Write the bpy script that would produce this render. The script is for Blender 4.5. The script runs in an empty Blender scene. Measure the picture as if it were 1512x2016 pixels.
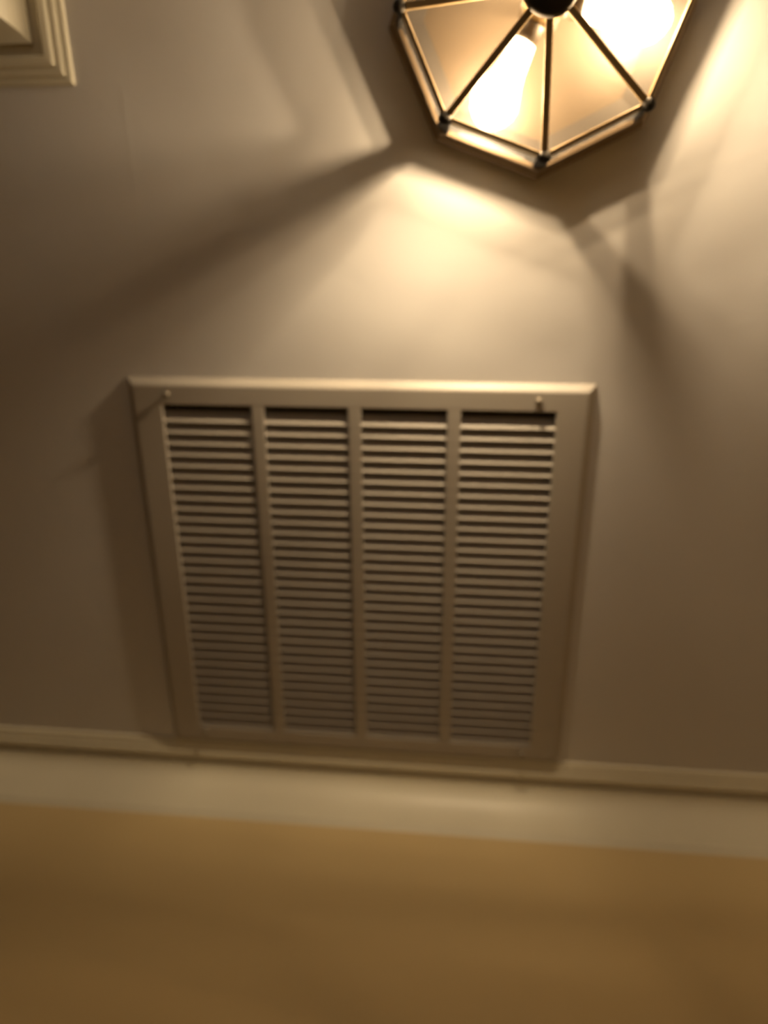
import bpy, bmesh, math
from mathutils import Vector, Matrix

scene = bpy.context.scene
C = scene.collection
H = 0.85                      # camera to ceiling, metres: plan figures below are in this unit
CEIL = 2.44
PI = math.pi

# ------------------------------------------------------------------ camera
cam_d = bpy.data.cameras.new('camera')
cam = bpy.data.objects.new('camera', cam_d)
C.objects.link(cam)
scene.camera = cam
cam_d.sensor_fit = 'VERTICAL'
cam_d.sensor_height = 36.0
cam_d.lens = 1514.0 / 2016.0 * 36.0
cam_d.clip_start = 0.02
tilt, roll, yaw = 0.4020, -0.2663, 0.2524
M = Matrix.Rotation(yaw, 3, 'Z') @ Matrix.Rotation(-tilt, 3, 'X') @ Matrix.Rotation(roll, 3, 'Z')
right, down, fwd = M.col[0], M.col[1], M.col[2]
rot = Matrix((right, -down, -fwd)).transposed().to_4x4()
cam.matrix_world = Matrix.Translation((0, 0, CEIL - H)) @ rot
cam_d.dof.use_dof = True          # the photograph is focused short of the ceiling
cam_d.dof.focus_distance = 0.50
cam_d.dof.aperture_fstop = 2.8

# ------------------------------------------------------------------ world and exposure
world = bpy.data.worlds.new('world')
scene.world = world
world.use_nodes = True
world.node_tree.nodes['Background'].inputs[0].default_value = (1.0, 0.88, 0.74, 1)
world.node_tree.nodes['Background'].inputs[1].default_value = 0.20
scene.view_settings.view_transform = 'Standard'
scene.view_settings.look = 'None'
scene.view_settings.gamma = 1.0
scene.view_settings.use_curve_mapping = False
scene.view_settings.exposure = 0.0
scene.cycles.max_bounces = 5
scene.cycles.diffuse_bounces = 3
scene.cycles.use_adaptive_sampling = True
scene.cycles.adaptive_threshold = 0.04
scene.cycles.transparent_max_bounces = 16
scene.cycles.caustics_reflective = False
scene.cycles.caustics_refractive = False
FILAMENT_STRENGTH = 60.0
ENVELOPE_STRENGTH = 12.0
BULB_WATTS = 20.5
BULB_COLOR = (1.0, 0.78, 0.53, 1)

# ------------------------------------------------------------------ helpers
def mat(name, color, rough=0.6, metal=0.0, noise=0.0, nscale=40.0, bump=0.0, bscale=200.0, spec=0.5):
    m = bpy.data.materials.new(name)
    m.use_nodes = True
    nt = m.node_tree
    b = nt.nodes['Principled BSDF']
    b.inputs['Base Color'].default_value = (*color, 1)
    b.inputs['Roughness'].default_value = rough
    b.inputs['Metallic'].default_value = metal
    b.inputs['Specular IOR Level'].default_value = spec
    tc = nt.nodes.new('ShaderNodeTexCoord')
    if noise:
        n = nt.nodes.new('ShaderNodeTexNoise')
        n.inputs['Scale'].default_value = nscale
        n.inputs['Detail'].default_value = 4
        nt.links.new(tc.outputs['Object'], n.inputs['Vector'])
        r = nt.nodes.new('ShaderNodeMapRange')
        r.inputs['To Min'].default_value = 1 - noise
        r.inputs['To Max'].default_value = 1 + noise
        nt.links.new(n.outputs['Fac'], r.inputs['Value'])
        mx = nt.nodes.new('ShaderNodeVectorMath')
        mx.operation = 'SCALE'
        mx.inputs[0].default_value = color
        nt.links.new(r.outputs['Result'], mx.inputs['Scale'])
        nt.links.new(mx.outputs['Vector'], b.inputs['Base Color'])
    if bump:
        n2 = nt.nodes.new('ShaderNodeTexNoise')
        n2.inputs['Scale'].default_value = bscale
        n2.inputs['Detail'].default_value = 3
        nt.links.new(tc.outputs['Object'], n2.inputs['Vector'])
        bp = nt.nodes.new('ShaderNodeBump')
        bp.inputs['Strength'].default_value = bump
        bp.inputs['Distance'].default_value = 0.002
        nt.links.new(n2.outputs['Fac'], bp.inputs['Height'])
        nt.links.new(bp.outputs['Normal'], b.inputs['Normal'])
    return m

def glass(name, tint, rough_part, roughness, gloss, haze=0.0):
    m = bpy.data.materials.new(name)
    m.use_nodes = True
    nt = m.node_tree
    for n in list(nt.nodes):
        nt.nodes.remove(n)
    out = nt.nodes.new('ShaderNodeOutputMaterial')
    tr = nt.nodes.new('ShaderNodeBsdfTransparent')
    tr.inputs['Color'].default_value = (*tint, 1)
    re = nt.nodes.new('ShaderNodeBsdfRefraction')
    re.inputs['Color'].default_value = (*tint, 1)
    re.inputs['Roughness'].default_value = roughness
    re.inputs['IOR'].default_value = 1.05
    gl = nt.nodes.new('ShaderNodeBsdfGlossy')
    gl.inputs['Roughness'].default_value = 0.1
    m1 = nt.nodes.new('ShaderNodeMixShader'); m1.inputs[0].default_value = rough_part
    m2 = nt.nodes.new('ShaderNodeMixShader'); m2.inputs[0].default_value = gloss
    nt.links.new(tr.outputs[0], m1.inputs[1]); nt.links.new(re.outputs[0], m1.inputs[2])
    if haze:                   # ground bevel: part of the light is scattered through
        tl = nt.nodes.new('ShaderNodeBsdfTranslucent')
        tl.inputs['Color'].default_value = (*tint, 1)
        m3 = nt.nodes.new('ShaderNodeMixShader'); m3.inputs[0].default_value = haze
        nt.links.new(m1.outputs[0], m3.inputs[1]); nt.links.new(tl.outputs[0], m3.inputs[2])
        m1 = m3
    nt.links.new(m1.outputs[0], m2.inputs[1]); nt.links.new(gl.outputs[0], m2.inputs[2])
    nt.links.new(m2.outputs[0], out.inputs['Surface'])
    return m

MAT = {
    'ceiling': mat('ceiling_paint', (0.74, 0.71, 0.68), 0.75, noise=0.03, nscale=6, bump=0.12, bscale=120, spec=0.2),
    'wall': mat('tan_wall_paint', (0.67, 0.51, 0.26), 0.6, noise=0.03, nscale=5, bump=0.1, bscale=120, spec=0.3),
    'trim': mat('cream_trim_paint', (0.78, 0.72, 0.56), 0.4, noise=0.02, nscale=12),
    'grille': mat('grille_enamel', (0.48, 0.435, 0.37), 0.45, noise=0.03, nscale=14),
    'duct': mat('duct_lining', (0.10, 0.085, 0.06), 0.8, noise=0.2, nscale=20),
    'screw': mat('screw_steel', (0.30, 0.26, 0.20), 0.4, metal=0.6),
    'bronze': mat('aged_bronze', (0.24, 0.17, 0.10), 0.42, metal=0.3, noise=0.15, nscale=30),
    'dark': mat('dark_bronze', (0.011, 0.009, 0.007), 0.7, metal=0.1),
    'brass': mat('aged_brass', (0.42, 0.33, 0.19), 0.4, metal=0.35, noise=0.1, nscale=30),
    'pan': mat('pan_enamel', (0.040, 0.031, 0.021), 0.5, noise=0.08, nscale=25),
    'floor': mat('beige_carpet', (0.34, 0.27, 0.18), 0.95, noise=0.12, nscale=90, bump=0.5, bscale=400),
    'bulb': glass('clear_bulb_glass', (0.96, 0.95, 0.92), 0.0, 0.0, 0.06),
    'side_glass': glass('clear_side_glass', (0.97, 0.96, 0.93), 0.0, 0.0, 0.05),
    'dimming_bevel_glass': glass('dimming_bevel_glass', (0.34, 0.33, 0.31), 0.0, 0.0, 0.02, 0.010),  # grey tint put in to dim the hot spots on the ceiling beside the lamp
    'lower_glass': glass('champagne_glass', (0.84, 0.78, 0.69), 0.16, 0.5, 0.03),
}
bm_ = bpy.data.materials.new('filament_glow')
bm_.use_nodes = True
_b = bm_.node_tree.nodes['Principled BSDF']
_b.inputs['Base Color'].default_value = (0.9, 0.9, 0.88, 1)
_b.inputs['Emission Color'].default_value = BULB_COLOR
_b.inputs['Emission Strength'].default_value = FILAMENT_STRENGTH
MAT['filament'] = bm_
_nt = MAT['bulb'].node_tree                      # softly frosted envelope: scatters part of the filament's light
_out = [n for n in _nt.nodes if n.type == 'OUTPUT_MATERIAL'][0]
_em = _nt.nodes.new('ShaderNodeEmission')
_em.inputs['Color'].default_value = BULB_COLOR
_em.inputs['Strength'].default_value = ENVELOPE_STRENGTH
_ad = _nt.nodes.new('ShaderNodeAddShader')
_src = _out.inputs['Surface'].links[0].from_socket
_nt.links.new(_src, _ad.inputs[0]); _nt.links.new(_em.outputs[0], _ad.inputs[1]); _nt.links.new(_ad.outputs[0], _out.inputs['Surface'])
MAT['bulb'].cycles.emission_sampling = 'NONE'     # the point lamp at each filament carries the light
MAT['filament'].cycles.emission_sampling = 'NONE'

def link(name, mesh, parent=None, kind=None):
    o = bpy.data.objects.new(name, mesh)
    C.objects.link(o)
    if parent is not None:
        o.parent = parent
    if kind:
        o['kind'] = kind
    return o

def mesh_from(name, verts, faces, m, smooth=False):
    me = bpy.data.meshes.new(name)
    me.from_pydata([tuple(v) for v in verts], [], faces)
    b = bmesh.new(); b.from_mesh(me)
    bmesh.ops.recalc_face_normals(b, faces=b.faces)
    b.to_mesh(me); b.free()
    me.materials.append(MAT[m])
    if smooth:
        for p in me.polygons:
            p.use_smooth = True
    return me

def box_data(x0, x1, y0, y1, z0, z1):
    v = [(x0, y0, z0), (x1, y0, z0), (x1, y1, z0), (x0, y1, z0), (x0, y0, z1), (x1, y0, z1), (x1, y1, z1), (x0, y1, z1)]
    f = [(0, 1, 2, 3), (4, 5, 6, 7), (0, 1, 5, 4), (1, 2, 6, 5), (2, 3, 7, 6), (3, 0, 4, 7)]
    return v, f

def boxes(name, lst, m, parent=None, kind=None):
    V, F = [], []
    for b in lst:
        v, f = box_data(*b)
        n = len(V); V += v; F += [tuple(i + n for i in q) for q in f]
    return link(name, mesh_from(name, V, F, m), parent, kind)

def lathe(profile, n=24, ax='z'):
    """profile: (radius, height) list, closed at the ends when radius is 0."""
    V, F = [], []
    for r, z in profile:
        for k in range(n):
            a = 2 * PI * k / n
            V.append((r * math.cos(a), r * math.sin(a), z) if ax == 'z' else (z, r * math.cos(a), r * math.sin(a)))
    for i in range(len(profile) - 1):
        for k in range(n):
            F.append((i * n + k, i * n + (k + 1) % n, (i + 1) * n + (k + 1) % n, (i + 1) * n + k))
    F.append(tuple(range(n)))
    F.append(tuple(range((len(profile) - 1) * n, len(profile) * n)))
    return V, F

def bar(p, q, w, h, up=(0, 0, 1), chamfer=0.3):
    """a bar with chamfered section from p to q."""
    p, q = Vector(p), Vector(q)
    d = (q - p).normalized()
    s = d.cross(Vector(up)).normalized()
    u = s.cross(d).normalized()
    c = chamfer
    sec = [(-1, -1 + c), (-1 + c, -1), (1 - c, -1), (1, -1 + c), (1, 1 - c), (1 - c, 1), (-1 + c, 1), (-1, 1 - c)]
    V = [e + s * (a * w / 2) + u * (b * h / 2) for e in (p, q) for a, b in sec]
    F = [(k, (k + 1) % 8, 8 + (k + 1) % 8, 8 + k) for k in range(8)] + [tuple(range(8)), tuple(range(8, 16))]
    return V, F

# ------------------------------------------------------------------ setting
CROWN_Y = 0.8285 * H          # ceiling edge of the crown on the back wall
CROWN_X = -0.4735 * H         # ceiling edge of the crown on the left wall
CORNER_Y = -0.1262 * H        # the same edge at the outside corner
PROJ = 0.083 * H              # how far the crown stands off its wall
WB = CROWN_Y + PROJ           # back wall face
WL = CROWN_X - PROJ           # left wall face
WC = CORNER_Y - PROJ          # return face of the left wall
WR = 0.66                     # right wall face
YF, XE = -0.85, -2.2           # far ends of the two hall arms

# grille plan
GD = 0.0095 * H               # drop of the grille face below the ceiling
gs = (1 - 0.0095) * H
gx0, gx1 = -0.4523 * gs, (-0.4523 + 0.6142) * gs
gy0, gy1 = 0.2359 * gs, (0.2359 + 0.5903) * gs
gcx = (gx0 + gx1) / 2
cx0, cx1 = gcx - 0.535 / 2 * gs, gcx + 0.535 / 2 * gs
cy0, cy1 = gy0 + 0.0270 * gs, gy1 - 0.0235 * gs

T = 0.12
zc0, zc1 = CEIL, CEIL + 0.02
boxes('ceiling', [(XE - T, cx0, YF - T, WB + T, zc0, zc1), (cx1, WR + T, YF - T, WB + T, zc0, zc1),
                  (cx0, cx1, YF - T, cy0, zc0, zc1), (cx0, cx1, cy1, WB + T, zc0, zc1)], 'ceiling', None, 'structure')
boxes('floor', [(XE - T, WR + T, YF - T, WB + T, -0.05, 0)], 'floor', None, 'structure')
boxes('wall_back', [(XE - T, WR + T, WB, WB + T, 0, CEIL)], 'wall', None, 'structure')
boxes('wall_left', [(XE - T, WL, YF - T, WC, 0, CEIL)], 'wall', None, 'structure')
boxes('wall_end', [(XE - T, XE, WC, WB, 0, CEIL)], 'wall', None, 'structure')
boxes('wall_right', [(WR, WR + T, YF - T, WB, 0, CEIL)], 'wall', None, 'structure')

# drywall joint: a faint ridge across the ceiling left of the grille
ceiling = bpy.data.objects['ceiling']
def ridge(p, q, w, h):
    p, q = Vector(p), Vector(q)
    d = (q - p).normalized(); s = Vector((-d.y, d.x, 0)) * w
    V = []
    for e in (p, q):
        V += [e + s, e - Vector((0, 0, h)), e - s, e + Vector((0, 0, 0.001))]
    return V, [(0, 1, 5, 4), (1, 2, 6, 5), (2, 3, 7, 6), (3, 0, 4, 7), (0, 1, 2, 3), (4, 5, 6, 7)]
V, F = ridge((-0.416 * H, -0.120 * H, CEIL), (-0.413 * H, 0.228 * H, CEIL), 0.004, 0.00008)
link('drywall_seam', mesh_from('drywall_seam', V, F, 'ceiling'), ceiling)

# crown moulding: (distance from its ceiling edge towards the wall, drop), fractions of H
prof = [(0.0, 0.0), (0.0003, 0.0022), (0.0020, 0.0036), (0.0070, 0.0040), (0.0085, 0.0030), (0.0093, 0.0050), (0.0115, 0.0062),
        (0.0168, 0.0064), (0.0182, 0.0054), (0.0190, 0.0074), (0.0215, 0.0088), (0.0285, 0.0092), (0.0310, 0.0078),
        (0.0318, 0.0015), (0.0430, 0.0018), (0.0436, 0.0080)]
for k in range(1, 13):        # cove
    a = k / 12 * PI / 2 * 0.93
    prof.append((0.0436 + 0.0359 * math.sin(a) ** 0.92, 0.0080 + 0.0655 * (1 - math.cos(a)) / (1 - math.cos(PI / 2 * 0.93))))
prof += [(0.0782, 0.0762), (0.0798, 0.0790), (0.0816, 0.0815), (0.0822, 0.0850), (0.0830, 0.0865), (0.0830, 0.0)]
prof = [(p * H, d * H) for p, d in prof]

def crown(name, a, b, out, ma, mb):
    """from wall point a to b (on the wall face); out = unit vector into the room;
    ma / mb: +1 outside mitre, -1 inside mitre, 0 square."""
    a, b, out = Vector(a), Vector(b), Vector(out)
    d = (b - a).normalized()
    V = []
    for e, s, m in ((a, -1, ma), (b, 1, mb)):
        for p, z in prof:
            q = PROJ - p
            V.append(e + out * q + d * (s * m * q) + Vector((0, 0, CEIL - z)))
    n = len(prof)
    F = [(k, (k + 1) % n, n + (k + 1) % n, n + k) for k in range(n)] + [tuple(range(n)), tuple(range(n, 2 * n))]
    return link(name, mesh_from(name, V, F, 'trim'), None, 'structure')

crown('trim_1', (XE, WB, 0), (WR, WB, 0), (0, -1, 0), 0, -1)
crown('trim_2', (WL, YF, 0), (WL, WC, 0), (1, 0, 0), 0, 1)
crown('trim_3', (XE, WC, 0), (WL, WC, 0), (0, 1, 0), 0, 1)
crown('trim_4', (WR, YF, 0), (WR, WB, 0), (-1, 0, 0), 0, -1)

# ------------------------------------------------------------------ return air grille
g = bpy.data.objects.new('return_air_grille', None)
C.objects.link(g)
g['label'] = 'square off-white metal return air grille with four louvred columns, screwed to ceiling beside crown'
g['category'] = 'air grille'
zf = CEIL - GD                # face
fl = 0.0095 * H               # sloped outer flange
def ring(x0, x1, y0, y1, z):
    return [(x0, y0, z), (x1, y0, z), (x1, y1, z), (x0, y1, z)]
t = 0.0012
loops = [ring(gx0 - fl, gx1 + fl, gy0 - fl, gy1 + fl * 0.4, CEIL - 0.0002),
         ring(gx0 - fl * .9, gx1 + fl * .9, gy0 - fl * .9, gy1 + fl * .36, CEIL - 0.0016),
         ring(gx0 - 0.001, gx1 + 0.001, gy0 - 0.001, gy1 + 0.001, zf + 0.0006),
         ring(gx0 + 0.001, gx1 - 0.001, gy0 + 0.001, gy1 - 0.001, zf),
         ring(cx0 - 0.0015, cx1 + 0.0015, cy0 - 0.0015, cy1 + 0.0015, zf),
         ring(cx0, cx1, cy0, cy1, zf + 0.0010),
         ring(cx0, cx1, cy0, cy1, zf + 0.0050),
         ring(cx0 - 0.002, cx1 + 0.002, cy0 - 0.002, cy1 + 0.002, zf + 0.0050)]
V = [v for l in loops for v in l]
F = []
for i in range(len(loops)):
    j = (i + 1) % len(loops)
    for k in range(4):
        F.append((i * 4 + k, i * 4 + (k + 1) % 4, j * 4 + (k + 1) % 4, j * 4 + k))
link('frame', mesh_from('frame', V, F, 'grille'), g)

mw = 0.0180 * gs
mcs = [gcx - 0.535 / 4 * gs, gcx, gcx + 0.535 / 4 * gs]
V, F = bar((0, cy0 - 0.001, 0), (0, cy1 + 0.001, 0), mw, 0.0022, chamfer=0.25)
mull = mesh_from('mullion', V, F, 'grille')
for x in mcs:
    o = link('mullion', mull, g); o.location = (x, 0, zf + 0.0012)

N_ROWS = 32
edges = [cx0] + mcs + [cx1]
pitch = (cy1 - cy0 - 0.010) / N_ROWS
def louver_mesh(w):
    """one pressed blade: rolled lower lip, sloping web, turned upper edge; y runs towards the back wall."""
    ly, lz, th = pitch * 0.90, 0.0108, 0.0009
    sec = [(0.0, lz), (0.12 * ly, lz * 0.80), (0.80 * ly, lz * 0.10), (0.93 * ly, 0.0), (ly, 0.0003)]
    lower = sec; upper = [(y, z + th) for y, z in reversed(sec)]
    s = lower + upper
    n = len(s)
    V = [(x, y, z) for x in (-w / 2, w / 2) for y, z in s]
    F = [(k, (k + 1) % n, n + (k + 1) % n, n + k) for k in range(n)] + [tuple(range(n)), tuple(range(n, 2 * n))]
    return mesh_from('louver', V, F, 'grille')
for c in range(4):
    xa = edges[c] + (mw / 2 if c else 0) - 0.0005
    xb = edges[c + 1] - (mw / 2 if c < 3 else 0) + 0.0005
    me = louver_mesh(xb - xa)
    for k in range(N_ROWS):
        o = link('louver', me, g)
        o.location = ((xa + xb) / 2, cy0 + 0.0085 + pitch * k, zf + 0.0008)

V, F = lathe([(0.0, -0.0034), (0.0018, -0.0034), (0.0034, -0.0024), (0.0042, -0.0006), (0.0042, 0.0), (0.0018, 0.0002), (0.0018, 0.011), (0.0, 0.011)], 14)
scr = mesh_from('screw', V, F, 'screw', True)
sx0, sx1 = gx0 + 0.052 * gs, gx1 - 0.058 * gs
for x, y, dz in ((-0.4035, 0.2475, 0.0035), (0.0985, 0.2480, 0.001), (-0.4035, 0.8125, 0.0012), (0.1105, 0.8165, 0.0025)):
    o = link('screw', scr, g); o.location = (x * gs, y * gs, zf - dz)

dz1 = CEIL + 0.25
boxes('duct', [(cx0 - .004, cx0, cy0, cy1, CEIL + .001, dz1), (cx1, cx1 + .004, cy0, cy1, CEIL + .001, dz1),
               (cx0 - .004, cx1 + .004, cy0 - .004, cy0, CEIL + .001, dz1), (cx0 - .004, cx1 + .004, cy1, cy1 + .004, CEIL + .001, dz1),
               (cx0 - .004, cx1 + .004, cy0 - .004, cy1 + .004, dz1, dz1 + .004)], 'duct', g)

# ------------------------------------------------------------------ ceiling light
E0, E1, E2, E3 = 0.012 * H, 0.034 * H, 0.100 * H, 0.137 * H      # drops: flange, base, lower rim, hub
lc = Vector((0.0690 * H, -0.1830 * H, CEIL))
L = bpy.data.objects.new('ceiling_light', None)
C.objects.link(L)
L.location = lc
L['label'] = 'octagonal bronze ceiling light with peach glass panes and glowing bulbs, above the air grille'
L['category'] = 'ceiling light'
A0 = math.radians(-2.75)
def oct_pt(r, k, drop):
    a = A0 + k * PI / 4
    return Vector((r * math.cos(a), r * math.sin(a), -drop))
RB0, RB1, R1, R2 = 0.1660 * H, 0.1610 * H, 0.1550 * H, 0.1440 * H
def oct_rings(name, rings, m, cap_last=False, close=False):
    V = [oct_pt(r, k, d) for r, d in rings for k in range(8)]
    F = []
    n = len(rings)
    for i in range(n if close else n - 1):
        j = (i + 1) % n
        for k in range(8):
            F.append((i * 8 + k, i * 8 + (k + 1) % 8, j * 8 + (k + 1) % 8, j * 8 + k))
    if cap_last:
        F.append(tuple(range((n - 1) * 8, n * 8)))
    return link(name, mesh_from(name, V, F, m), L)
# moulded base ring against the ceiling
oct_rings('base_ring', [(RB0 - .012, 0.0), (RB0, 0.0002), (RB0, E0 * .5), (RB0 - .002, E0 * .75), (RB1 + .001, E0), (RB1 + .001, E0 * 1.5),
                        (RB1 - .002, E0 * 1.7), (R1 + .002, E1 - .004), (R1 + .002, E1 - .001), (R1 + .001, E1), (R1 - .003, E1), (R1 - .004, E1 - .003),
                        (R1 - .007, .004)], 'bronze', close=True)
# reflector pan inside the base
oct_rings('reflector_pan', [(R1 - .0075, .003), (R1 - .0075, E1 - .010), (R1 - .010, E1 - .010), (R1 - .022, E0 + .002), (0.02, E0), (0.02, .003)], 'pan', close=True)
oct_rings('added_dark_flange', [(R1 - .0032, E1 - .0005), (R1 - .0250, E1 - .0060), (R1 - .0250, E1 - .0070), (R1 - .0036, E1 - .0025)], 'dark', close=True)  # dark ring added to keep the strip behind the side glass from glaring
# lower rim: thin octagonal frame
def seg_loop(name, r, drop, w, h, m):
    for k in range(8):
        V, F = bar(oct_pt(r, k, drop), oct_pt(r, k + 1, drop), w, h)
        link(name, mesh_from(name, V, F, m), L)
EB = 0.083 * H
def rlerp(e): return R1 - .003 + (R2 - R1 + .003) * (e - E1) / (E2 - E1)
oct_rings('gallery_band', [(rlerp(EB) - .0005, EB), (rlerp(EB) + .0012, EB), (rlerp(EB) + .0018, EB + .002), (rlerp(EB) + .0010, EB + .004), (R2 + .0010, E2 - .004), (R2 + .0020, E2 - .002), (R2 + .0016, E2), (R2 - .0010, E2), (R2 - .0012, E2 - .002)], 'brass', close=True)
seg_loop('rim_bar', R2, E2, 0.0036, 0.0040, 'brass')
# corner posts, corner caps, ribs
for k in range(8):
    V, F = bar(oct_pt(R1 - .003, k, E1 - .002), oct_pt(R2, k, E2), 0.0125, 0.0040, up=oct_pt(1, k, 0))
    link('corner_post', mesh_from('corner_post', V, F, 'dark'), L)
    V, F = bar(oct_pt(R2, k, E2), oct_pt(0.012, k, E3 - .004), 0.0062, 0.0045)
    link('rib', mesh_from('rib', V, F, 'brass'), L)
V, F = lathe([(0.0, -0.0060), (0.0033, -0.0052), (0.0056, -0.0028), (0.0062, 0.0), (0.0056, 0.0028), (0.0033, 0.0052), (0.0, 0.0060)], 12)
cap = mesh_from('corner_cap', V, F, 'dark', True)
for k in range(8):
    o = link('corner_cap', cap, L); o.location = oct_pt(R2 + .001, k, E2)
# panes
def slab(pts, th):
    pts = [Vector(p) for p in pts]
    n = (pts[1] - pts[0]).cross(pts[2] - pts[0]).normalized() * th / 2
    c = sum(pts, Vector()) / len(pts)
    m = len(pts)
    ins = [c + (p - c) * 0.96 for p in pts]
    V = [p + n for p in ins] + list(pts) + [p - n for p in ins]
    F = [tuple(range(m)), tuple(range(2 * m, 3 * m))]
    for a in (0, m):
        F += [(a + k, a + (k + 1) % m, a + m + (k + 1) % m, a + m + k) for k in range(m)]
    return V, F
def bevelled_pane(pts, th, bev):
    pts = [Vector(p) for p in pts]
    n = (pts[1] - pts[0]).cross(pts[2] - pts[0]).normalized() * th
    m = len(pts)
    ins = []
    for i in range(m):
        u = (pts[(i + 1) % m] - pts[i]).normalized(); w = (pts[i - 1] - pts[i]).normalized()
        ins.append(pts[i] + (u + w) * bev)
    V = [p + n for p in ins] + [p + n * 0.35 for p in pts] + list(pts)
    F = [tuple(range(m)), tuple(range(2 * m, 3 * m))]
    for a in (0, m):
        F += [(a + k, a + (k + 1) % m, a + m + (k + 1) % m, a + m + k) for k in range(m)]
    return V, F
for k in range(8):
    V, F = bevelled_pane([oct_pt(R1 - .004, k + 1, E1), oct_pt(R1 - .004, k, E1), oct_pt(rlerp(EB) - .0025, k, EB + .002), oct_pt(rlerp(EB) - .0025, k + 1, EB + .002)], 0.004, 0.0150)
    me = mesh_from('side_pane', V, F, 'side_glass')
    me.materials.append(MAT['dimming_bevel_glass'])
    for i in range(2, 6):
        me.polygons[i].material_index = 1
    link('side_pane', me, L)
    V, F = slab([oct_pt(R2 - .001, k, E2), oct_pt(R2 - .001, k + 1, E2), oct_pt(0.014, k + 1, E3 - .006), oct_pt(0.014, k, E3 - .006)], 0.003)
    link('lower_pane', mesh_from('lower_pane', V, F, 'lower_glass'), L)
# hub cap with finial, centre stem
V, F = lathe([(0.0, -E3 - .016), (0.004, -E3 - .0155), (0.0065, -E3 - .012), (0.0050, -E3 - .008), (0.010, -E3 - .006), (0.020, -E3 - .003),
              (0.0235, -E3), (0.0225, -E3 + .003), (0.006, -E3 + .008), (0.0, -E3 + .008)], 28)
hub = link('hub_cap', mesh_from('hub_cap', V, F, 'dark', True), L)
V, F = lathe([(0.0, -E3 + .006), (0.005, -E3 + .006), (0.005, -0.068 * H - .012), (0.018, -0.068 * H - .010), (0.018, -0.068 * H + .012), (0.005, -0.068 * H + .014), (0.005, -E0), (0.0, -E0)], 20)
link('stem', mesh_from('stem', V, F, 'brass', True), L)
# two candelabra bulbs and an added unseen third, lying flat, pointing outwards from the stem
bp = [(0.0, -0.027), (0.0100, -0.027), (0.0112, -0.020), (0.0125, -0.010), (0.0138, 0.000), (0.0162, 0.009), (0.0195, 0.018), (0.0222, 0.026), (0.0215, 0.034), (0.0175, 0.042), (0.0110, 0.048), (0.0045, 0.0512), (0.0, 0.052)]
V, F = lathe(bp, 24, 'x')
bulb_me = mesh_from('light_bulb', V, F, 'bulb', True)
V, F = lathe([(0.0, 0.019), (0.0022, 0.0195), (0.0034, 0.0215), (0.0036, 0.026), (0.0034, 0.0305), (0.0022, 0.0325), (0.0, 0.033)], 12, 'x')
fil_me = mesh_from('filament', V, F, 'filament', True)
V, F = lathe([(0.0, -0.040), (0.0105, -0.040), (0.0112, -0.038), (0.0112, -0.026), (0.0100, -0.024), (0.0, -0.024)], 20, 'x')
sock_me = mesh_from('socket', V, F, 'pan', True)
for a, watts in ((117, BULB_WATTS), (9, BULB_WATTS), (243, BULB_WATTS * 0.33)):     # the third, out of view, is added as weak fill for the left side
    a = math.radians(a)
    b = link('light_bulb', bulb_me, L)
    b.location = (0.0580 * math.cos(a), 0.0580 * math.sin(a), -0.068 * H)
    b.rotation_euler = (0, 0, a)
    link('socket', sock_me, b)
    link('filament', fil_me, b)
    ld = bpy.data.lights.new('bulb_light', 'POINT')
    ld.energy = watts
    ld.color = BULB_COLOR[:3]
    ld.shadow_soft_size = 0.0055
    lo = bpy.data.objects.new('bulb_light', ld)
    C.objects.link(lo)
    lo.parent = b
    lo.location = (0.026, 0, 0)
